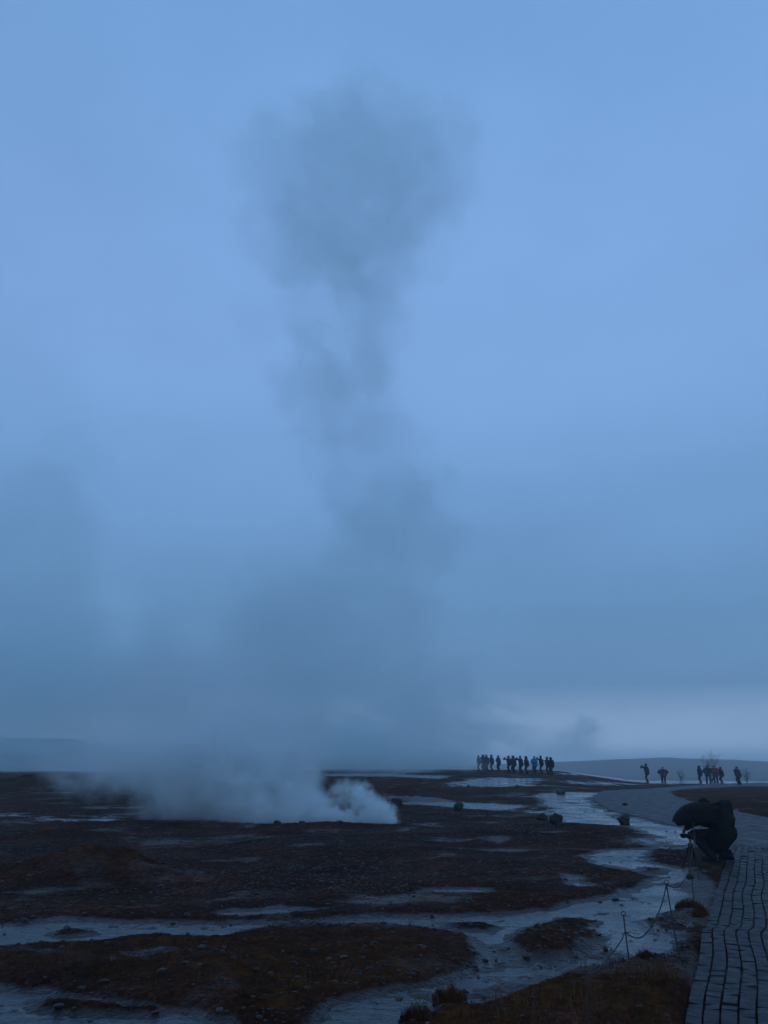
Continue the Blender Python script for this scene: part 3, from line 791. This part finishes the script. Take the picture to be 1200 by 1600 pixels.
    if bag:
        bb = bmesh.new(); ty = chest + (Vector((0, -.24, -.05)) if pose != 'crouch' else Vector((0, -.20, .06))) if bag[0] == 'back' else None
        if bag[0] == 'back':
            for s in (-1, 1):
                cap(bb, ty + Vector((.07 * s, 0, .12)), .085, ty + Vector((.08 * s, 0, -.16)), .10)
            cap(bb, ty + Vector((-.07, -.05, -.1)), .07, ty + Vector((.07, -.05, -.1)), .07)
            for s in (-1, 1): cap(bb, ty + Vector((.10 * s, .06, .16)), .02, sh[0 if s < 0 else 1] + Vector((-.05 * s, .07, .03)), .02)
            b = fuse('backpack', bb, voxel, cm('bag_' + bag[1], bag[2]), None, 2)
        else:
            cap(bb, Vector((.32, 0, .48)), .10, Vector((.34, .08, .62)), .09); cap(bb, Vector((.30, .02, .66)), .015, Vector((.26, .04, .78)), .012)
            b = fuse('shoulder_bag', bb, voxel, cm('bag_' + bag[1], bag[2]), None, 2)
        b.matrix_world = Matrix.Translation(loc) @ Matrix.Rotation(rz, 4, 'Z') @ Matrix.Scale(scale, 4)
        tag(b, bag[3], 'bag')
    return root

def here(px, py, D=None):
    """stand a figure at the pixel of its feet"""
    return foot(px, py)
NAVY, BLACK, GREY = ('navy', (.012, .014, .028)), ('black', (.010, .010, .012)), ('grey', (.035, .037, .042))
RED, DRED, CYAN, PLUM = ('red', (.17, .022, .028)), ('dark_red', (.09, .018, .026)), ('turquoise', (.02, .17, .30)), ('plum', (.04, .022, .05))
G1, G2 = 'onlookers gathered beyond the stream', 'walkers on the far path at the right'
BULK = random.Random(21)
def P(px, py, hpx, **kw):
    p = foot(px, max(py, 1205.5)); mpx = 1352.0 / p.y; sc = hpx / mpx / 1.74
    sc = min(max(sc, .78), 1.14); blk = BULK.uniform(1.22, 1.5)
    return person(p, scale=sc, bulk=blk, **kw)
P(749, 1202, 22, face=(-1, .1), label='faint figure in dark coat, leftmost in the crowd and nearly lost in steam', jacket=GREY, group=G1, arms='pocket')
P(756.5, 1203, 25, face=(-1, .4), label='steam-veiled figure in a dark hooded coat, second from the left end of the crowd', jacket=NAVY, group=G1, hood=True, arms='pocket')
P(761.5, 1203, 25, face=(-.8, -.4), label='steam-veiled bareheaded figure, third from the left end of the crowd', jacket=BLACK, group=G1, arms='camera')
P(769.5, 1205, 25, face=(-1, .2), label='dark slim figure standing alone at the edge of the steam', jacket=BLACK, group=G1, arms='down', stance=.07)
P(780, 1202, 19, face=(-.7, .5), label='short figure in plum jacket between the steam and the red jackets', jacket=PLUM, group=G1, arms='chest')
P(796.5, 1207, 24, face=(-1, .1), label='figure in a red jacket and black trousers at the left of the main crowd', jacket=DRED, group=G1, arms='camera', trousers=('black', (.01, .01, .011)))
P(803.5, 1208, 26, face=(-.7, .6), label='tall dark coated figure close behind the red jacket', jacket=PLUM, group=G1, hood=True, arms='down')
P(815, 1208, 25, face=(-1, -.1), label='broad figure in black coat with a red hat raising a camera', jacket=BLACK, group=G1, hat=('red', (.13, .02, .025)), arms='camera', stance=.15)
P(824, 1209, 25.5, face=(-.9, .3), label='dark hooded figure just left of the turquoise jacket', jacket=NAVY, group=G1, hood=True, arms='pocket')
P(836.5, 1209, 24.5, face=(-.6, -.5), label='figure in a bright turquoise jacket in the crowd', jacket=CYAN, group=G1, arms='chest')
P(847, 1209, 27, face=(-1, .2), label='broad tall figure in black with both elbows raised, right of the turquoise jacket', jacket=BLACK, group=G1, arms='camera', stance=.16)
P(857, 1210, 24, face=(-1, .3), label='dark figure reaching a hand toward the broad neighbour', jacket=GREY, group=G1, arms='point', stance=.1)
P(862.5, 1211, 26, face=(-.6, .7), label='dark hooded figure at the right end of the crowd', jacket=BLACK, group=G1, hood=True, arms='down', stance=.08)
P(1012.5, 1223, 29, face=(-1, .35), label='dark figure filming with raised elbows, leftmost on the far path', jacket=NAVY, group=G2, arms='camera', stance=.13, trousers=('grey', (.03, .032, .036)))
P(1037.5, 1224, 25, face=(-.5, -1), label='striding figure in dark coat walking alone toward the road', jacket=PLUM, group=G2, arms='pocket', step=.20, stance=.13)
P(1095.5, 1223, 26, face=(-.8, .6), label='slim black figure at the left of the four by the bare shrub', jacket=BLACK, group=G2, hood=True, stance=.07)
P(1107.5, 1224, 27, face=(-.2, -1), label='stout figure in a wide dark coat beside the red coat', jacket=NAVY, group=G2, hood=True, arms='pocket', stance=.14)
P(1119.5, 1224, 27, face=(-.6, -.8), label='figure in a dull red coat in front of the bare shrub', jacket=RED, group=G2, arms='chest')
P(1129, 1224, 25, face=(-.9, .2), label='dark figure close on the right side of the red coat', jacket=BLACK, group=G2, arms='down')
P(1156, 1226, 27, face=(-1, -.2), label='figure in a blue-violet jacket with a bag, rightmost on the far path', jacket=('violet', (.045, .03, .09)), group=G2, arms='down', lean=.07,
  bag=('side', 'black', (.01, .01, .012), 'dark bag carried by the rightmost walker'))

# bare shrub behind the right-hand walkers
def shrub(px, py, hgt, label, seed, n=9):
    g = random.Random(seed); p = foot(px, py); p = p + Vector((0, 1.5, 0)); p.z = zat(p.x, p.y)
    root = empty('bare_shrub', p, 0, label=label, cat='shrub', group='bare shrubs by the far path')
    twigs = bmesh.new(); stems = bmesh.new()
    for i in range(n):
        a = g.uniform(0, 6.28); t = g.uniform(.1, .55); L = hgt * g.uniform(.7, 1)
        q = Vector((0, 0, -.03)); d = Vector((math.cos(a) * t, math.sin(a) * t, 1)).normalized(); r = .022
        for k in range(5):
            nq = q + d * L / 5; cap(stems, q, r, nq, r * .75, 6)
            if k > 0:
                for _ in range(4):
                    e = (d + Vector((g.gauss(0, .7), g.gauss(0, .7), g.gauss(.1, .4)))).normalized(); ln = L * g.uniform(.12, .3)
                    m_ = nq + e * ln; cap(twigs, nq, r * .4, m_, .003, 4)
                    for _ in range(3):
                        e2 = (e + Vector((g.gauss(0, .6), g.gauss(0, .6), g.gauss(.2, .4)))).normalized(); cap(twigs, m_ - e * ln * .3, .004, m_ + e2 * ln * .6, .002, 4)
            q = nq; r *= .75; d = (d + Vector((g.gauss(0, .15), g.gauss(0, .15), 0))).normalized()
    from_bm('stem', stems, cm('shrub_bark', (.045, .03, .03)), root); from_bm('twigs', twigs, cm('shrub_bark', (.045, .03, .03)), root)
shrub(1122, 1222, 2.5, 'bare leafless shrub rising behind the red-coated walker', 3)
shrub(1072, 1221, 1.2, 'small thin bare shrub left of the four walkers', 6, 5)
shrub(1178, 1224, 1.3, 'small bare shrub near the right edge behind the road', 8, 5)

# ------------------------------------------------------------------ the crouching photographer
pf = foot(1123, 1349)
pf.z = max(pf.z, .02)
FD = Vector((-.75, .66, 0)).normalized()
person(pf, (FD.x, FD.y), 'crouching photographer in black coat and hood under the umbrella, beside the paving', ('photographer_black', (.008, .008, .010)), pose='crouch', hood=True,
       arms='crouchcam', voxel=.011, scale=1.05,
       bag=('back', 'olive', (.014, .017, .015), 'dark olive backpack on the crouching photographer'))
rzp = math.atan2(FD.y, FD.x) - math.pi / 2
PMAT = Matrix.Translation(pf) @ Matrix.Rotation(rzp, 4, 'Z') @ Matrix.Scale(1.05, 4)
PLA = cm('black_plastic', (.010, .010, .011)); ALU, _t, _b = pmat('grey_metal', (.12, .12, .13), .35, .5, .8)
def umbrella(top, tilt, label):
    root = empty('umbrella', top, 0, label=label, cat='umbrella'); root.rotation_euler = tilt
    m, t, b = pmat('umbrella_cloth', (.012, .011, .015), .7, .06)
    g = N(t, 'ShaderNodeNewGeometry'); n = noise_n(t, g.outputs['Position'], 5, 3)
    t.links.new(mix(t, n.outputs[0], (.005, .003, .003), (.011, .008, .008)), b.inputs['Base Color'])
    bm = bmesh.new(); nr, ns, RR, H = 10, 64, .46, .26
    rings = []
    for i in range(nr + 1):
        t_ = i / nr; row = []
        for j in range(ns):
            a = 2 * math.pi * j / ns; ph = (a * 8 / (2 * math.pi)) % 1; sc = 1 - .075 * t_ * t_ * math.sin(math.pi * ph) ** .8
            r = RR * math.sin(t_ * 1.25) / math.sin(1.25) * sc
            z = -H * (1 - math.cos(t_ * 1.25)) / (1 - math.cos(1.25)) + .018 * math.sin(math.pi * ph) * t_
            row.append(bm.verts.new((r * math.cos(a), r * math.sin(a), z)) if i else None)
        rings.append(row)
    c = bm.verts.new((0, 0, 0))
    for j in range(ns): bm.faces.new((c, rings[1][j], rings[1][(j + 1) % ns]))
    for i in range(1, nr):
        for j in range(ns): bm.faces.new((rings[i][j], rings[i + 1][j], rings[i + 1][(j + 1) % ns], rings[i][(j + 1) % ns]))
    o = from_bm('canopy', bm, m, root); sd = o.modifiers.new('s', 'SOLIDIFY'); sd.thickness = .003
    for k in range(8):
        bm = bmesh.new(); a = 2 * math.pi * k / 8; pr = None
        for i in range(9):
            t_ = i / 8; r = RR * math.sin(t_ * 1.25) / math.sin(1.25); z = -H * (1 - math.cos(t_ * 1.25)) / (1 - math.cos(1.25)) - .008
            q = Vector((r * math.cos(a), r * math.sin(a), z))
            if pr: cap(bm, pr, .0035, q, .0035, 6)
            pr = q
        from_bm('rib', bm, ALU, root)
        bm = bmesh.new(); r = RR * .52; cap(bm, (0.01 * math.cos(a), .01 * math.sin(a), -.34), .003, (r * math.cos(a), r * math.sin(a), -H * .27), .003, 6); from_bm('stretcher', bm, ALU, root)
    bm = bmesh.new(); cap(bm, (0, 0, .045), .005, (0, 0, -.52), .006, 8); from_bm('shaft', bm, ALU, root)
    bm = bmesh.new(); cap(bm, (0, 0, -.50), .013, (0, 0, -.60), .014, 10); from_bm('handle', bm, PLA, root)
    return root
hw = PMAT @ Vector((.09, .36, .60))
ut = at(1085, 1255, pf.y + .02); ut.x -= 0
umbrella(ut, (R(4), R(-15), .3), 'dark open umbrella sheltering the crouching photographer')
def tripod(px, py, h, label):
    p = foot(px, py); p.z = max(p.z, .0)
    root = empty('tripod', p, .5, label=label, cat='tripod')
    for k in range(3):
        a = 2 * math.pi * k / 3 + .4; bm = bmesh.new()
        q = Vector((math.cos(a) * .16, math.sin(a) * .16, 0)); m_ = q * .45 + Vector((0, 0, h * .5))
        cap(bm, (math.cos(a) * .02, math.sin(a) * .02, h * .86), .013, m_, .012, 8); cap(bm, m_, .009, q, .008, 8)
        l = from_bm('leg', bm, PLA, root)
        bm = bmesh.new(); cap(bm, q, .012, q + Vector((0, 0, .015)), .011, 8); from_bm('rubber_foot', bm, SHOE, l)
    bm = bmesh.new(); cap(bm, (0, 0, h * .55), .011, (0, 0, h * .93), .012, 10); from_bm('centre_column', bm, PLA, root)
    bm = bmesh.new(); cap(bm, (0, 0, h * .83), .03, (0, 0, h * .87), .03, 12); ball(bm, (0, 0, h * .95), .022); cap(bm, (0, 0, h * .975), .025, (0, 0, h * .98), .025, 12); from_bm('ball_head', bm, ALU, root)
    c = empty('camera_body', p + Vector((0, 0, h)), rzp + .15, label='small dark camera with long lens mounted on the tripod', cat='camera')
    bm = bmesh.new(); bmesh.ops.create_cube(bm, size=1)
    for v in bm.verts: v.co = Vector((v.co.x * .13, v.co.y * .06, v.co.z * .085 + .055))
    bmesh.ops.bevel(bm, geom=list(bm.edges), offset=.01, segments=2, affect='EDGES')
    cap(bm, (0, 0, .10), .022, (0, .015, .108), .018, 10)
    from_bm('housing', bm, PLA, c)
    bm = bmesh.new(); cap(bm, (0, .03, .055), .032, (0, .12, .055), .036, 16); from_bm('lens', bm, PLA, c)
    return root
tripod(1083, 1359, .44, 'short black tripod standing at the stream edge before the photographer')

# ------------------------------------------------------------------ rope barrier
STAKE, ts, bs = pmat('rusty_stake', (.05, .042, .04), .6, .4, .4)
ROPE = cm('grey_rope', (.05, .045, .045))
posts = []
def stake(px, py, top, label, lean=(0, 0), col=None):
    p = foot(px, py); D = p.y; h = (py - top) * D / 1352.0 * 1.02
    root = empty('rope_stake', p, 0, label=label, cat='stake', group='metal stakes of the rope barrier')
    bm = bmesh.new(); tp = Vector((lean[0], lean[1], h)); cap(bm, (0, 0, -.05), .0065, tp, .006, 8); from_bm('rod', bm, col or STAKE, root)
    bm = bmesh.new(); prev = None
    for k in range(13):
        a = 2 * math.pi * k / 12; q = tp + Vector((math.cos(a) * .018, 0, .015 + math.sin(a) * .018))
        if prev: cap(bm, prev, .004, q, .004, 6)
        prev = q
    from_bm('eyelet', bm, col or STAKE, root)
    t = p + tp + Vector((0, 0, .0)); posts.append(t); return t
s0 = stake(922, 1640, 1560, 'nearest rope stake, just below the bottom edge')
s1 = stake(984, 1512, 1455, 'short leaning stake at the pool edge, nearest in view', (-.02, 0))
s2 = stake(1061, 1496, 1403, 'tall thin stake standing at the pool corner, second in view', (-.055, 0))
s3 = stake(1086, 1420, 1356, 'thin stake behind the round grass tuft', (-.01, 0))
s4 = stake(1092, 1376, 1300, 'pale stake right beside the tripod', (0, 0), pmat('pale_wood', (.05, .042, .036), .7, .3)[0])
def rope(a, b, sag, label):
    bm = bmesh.new(); prev = None; n = 22
    for k in range(n + 1):
        t = k / n; q = a.lerp(b, t); q.z -= sag * 4 * t * (1 - t) ; q = q - a
        q.x += .006 * math.sin(t * 9)
        if prev is not None: cap(bm, prev, .0055, q, .0055, 6)
        prev = q
    o = from_bm('rope', bm, ROPE); o.location = a; return tag(o, label, 'rope', 'sagging ropes between the stakes')
rope(s0, s1 + Vector((0, 0, -.13)), .05, 'rope running from the bottom edge up to the short leaning stake')
rope(s1 + Vector((0, 0, -.13)), s2, .20, 'sagging rope from the short leaning stake to the tall thin stake')
rope(s2, s3 + Vector((0, 0, -.05)), .12, 'rope between the tall stake and the one behind the grass tuft')
rope(s3, s4 + Vector((0, 0, -.1)), .08, 'farthest rope, ending at the pale stake by the tripod')

# ------------------------------------------------------------------ steam
def steam(name, label, blobs, dens, albedo, nscale, warp, nlow, nhigh, voxel, step=1.0, aniso=.0, grow=1.0, wscale=None, detail=4, rag=1.4, core=.45):
    """blobs: px, py, distance, half width px, half height px, half depth m, density"""
    m = bpy.data.materials.new(name + '_vapour'); m.use_nodes = True; t = m.node_tree; t.nodes.clear()
    g = N(t, 'ShaderNodeNewGeometry'); Pp = g.outputs['Position']
    nw = noise_n(t, Pp, wscale or nscale * .5, 3, .6)
    off = vmath(t, 'SCALE', vmath(t, 'SUBTRACT', nw.outputs['Color'], (.5, .5, .5)), warp * 2)
    off.node.inputs['Scale'].default_value = warp * 2
    Q = vmath(t, 'ADD', Pp, off)
    nr_ = noise_n(t, Pp, nscale * 2.2, detail, .62)
    ragv = math_n(t, 'MULTIPLY', math_n(t, 'SUBTRACT', nr_.outputs[0], .5), rag)
    tot = None; bm = bmesh.new()
    for (px, py, D, wx, wy, dm, dn) in blobs:
        c = at(px, py, D); e = at(px + wx, py, D); u = at(px, py - wy, D)
        r = Vector((abs(e.x - c.x), dm, abs(u.z - c.z)))
        q = vmath(t, 'MULTIPLY', vmath(t, 'SUBTRACT', Q, c), (1 / r.x, 1 / r.y, 1 / r.z))
        d = maprange(t, math_n(t, 'ADD', vmath(t, 'LENGTH', q), ragv), 1.0, core, 0, dn)
        tot = d if tot is None else math_n(t, 'ADD', tot, d)
        k = grow
        bmesh.ops.create_icosphere(bm, subdivisions=3, radius=1, matrix=Matrix.Translation(c) @ Matrix.Diagonal((r.x * k + warp * .35, r.y * k + warp * .35, r.z * k + warp * .35, 1)))
    nn = noise_n(t, Pp, nscale, detail, .6)
    f = maprange(t, nn.outputs[0], nlow, nhigh, 0.0, 1.0)
    tot = math_n(t, 'MINIMUM', tot, 1.3)
    # the noise eats the thin outskirts more than the core
    f2 = math_n(t, 'ADD', math_n(t, 'MULTIPLY', f, .75), math_n(t, 'MULTIPLY', tot, .4))
    dd = math_n(t, 'MULTIPLY', math_n(t, 'MULTIPLY', tot, f2), dens)
    pv = N(t, 'ShaderNodeVolumePrincipled'); pv.inputs['Color'].default_value = (*albedo, 1); pv.inputs['Anisotropy'].default_value = aniso
    t.links.new(dd, pv.inputs['Density'])
    o_ = N(t, 'ShaderNodeOutputMaterial'); t.links.new(pv.outputs[0], o_.inputs['Volume'])
    m.cycles.volume_step_rate = step
    o = fuse(name, bm, voxel, m, None, 3)
    return tag(o, label, 'steam', kind='stuff')
ALB = (.90, .955, .965); ALC = (.87, .985, 1.0)
steam('steam_column', 'tall ragged steam column from the eruption with a wide mushroom head', [
    (585, 215, 70, 105, 105, 8, .9), (455, 265, 70, 115, 95, 8, .8), (560, 300, 70, 150, 120, 9, .8), (670, 255, 70, 100, 95, 7, .7), (500, 370, 70, 135, 90, 8, .8), (640, 345, 70, 100, 85, 7, .55),
    (590, 430, 70, 100, 110, 6, .7), (520, 470, 70, 95, 100, 6, .5), (595, 510, 70, 70, 100, 6, .6), (410, 500, 70, 75, 45, 3, .4),
    (485, 600, 70, 85, 100, 6, .9), (560, 610, 70, 90, 130, 6, .6), (580, 740, 70, 135, 120, 7, .75), (645, 820, 70, 95, 110, 6, .8), (590, 890, 70, 110, 130, 7, .75),
    (550, 1010, 70, 220, 150, 8, .8), (470, 970, 72, 150, 120, 7, .6), (560, 1120, 70, 220, 130, 9, 1), (650, 1160, 74, 125, 62, 8, 1), (420, 1165, 78, 230, 75, 8, 1), (230, 1185, 80, 190, 55, 8, .7)],
    .055, ALC, .12, 3.4, .30, .60, .9, .22, detail=6, rag=1.7, core=.6)
steam('drifting_steam', 'broad dim steam bank drifting across the left of the sky', [
    (30, 880, 105, 190, 260, 14, .6), (110, 1060, 100, 300, 190, 14, .9), (300, 1110, 95, 300, 150, 13, 1), (-100, 1080, 100, 300, 170, 14, .9), (400, 1000, 100, 200, 170, 12, .5),
    (520, 1150, 92, 280, 90, 10, .8), (40, 1130, 98, 340, 90, 12, 1), (-160, 1150, 98, 300, 90, 12, 1)],
    .075, ALC, .05, 7, .28, .62, 1.8, .5)
steam('ground_steam', 'low thick steam rolling left from the hot pool behind the gravel rim', [
    (440, 1272, 25.2, 115, 62, 1.6, 1.0), (345, 1235, 25.6, 135, 75, 1.9, .9), (255, 1185, 26, 170, 80, 2.2, .5), (400, 1155, 26, 150, 100, 2.0, .5), (280, 1262, 26, 90, 40, 1.5, .35), (462, 1215, 26, 62, 75, 1.3, .6),
    (300, 1090, 27, 220, 90, 2.2, .25), (150, 1205, 27, 110, 45, 1.7, .2)],
    2.0, ALB, .5, .55, .28, .62, .16, .3)
steam('steam_wisp', 'thin pale steam wisp rising at the right end of the hot pool', [
    (585, 1275, 24.6, 42, 38, .5, 1.0), (566, 1250, 24.7, 30, 34, .4, .7), (520, 1282, 24.6, 46, 24, .5, .9), (545, 1238, 24.9, 42, 26, .4, .45), (598, 1290, 24.4, 28, 18, .4, 1)],
    6.5, ALB, 1.6, .22, .32, .60, .06, .4)
steam('far_steam', 'thin dark steam streak low over the flat behind the crowd', [
    (860, 1155, 120, 150, 34, 12, .35), (790, 1130, 110, 90, 45, 10, .3), (745, 1180, 88, 30, 30, 3, .8)],
    .05, ALC, .1, 3.0, .3, .62, 1.0, .4)

steam('low_steam', 'dense low steam lying along the horizon up to the crowd', [
    (600, 1188, 74, 190, 26, 5, 1), (420, 1190, 76, 180, 28, 5, 1), (710, 1186, 84, 62, 26, 4, 1), (270, 1188, 78, 150, 26, 5, .6), (70, 1182, 90, 240, 34, 5, .9), (-80, 1180, 92, 160, 34, 5, .9), (60, 1200, 60, 130, 14, 4, .45), (560, 1165, 80, 240, 40, 6, .8)],
    .22, ALC, .25, 1.2, .25, .60, .8, .4, rag=.9)

# haze: one closed box of even mist round everything on the ground
bm = bmesh.new(); bmesh.ops.create_cube(bm, size=1)
for v in bm.verts: v.co = Vector((v.co.x * 2800, v.co.y * 2800, -20 if v.co.z < 0 else 92))
hz = bpy.data.materials.new('mist'); hz.use_nodes = True; t = hz.node_tree; t.nodes.clear()
pv = N(t, 'ShaderNodeVolumePrincipled'); pv.inputs['Color'].default_value = (.90, .965, 1.0, 1); pv.inputs['Density'].default_value = .0013
o_ = N(t, 'ShaderNodeOutputMaterial'); t.links.new(pv.outputs[0], o_.inputs['Volume'])
ho = from_bm('haze', bm, hz, None, False); tag(ho, 'even grey-blue mist over the whole flat', 'haze', kind='stuff')
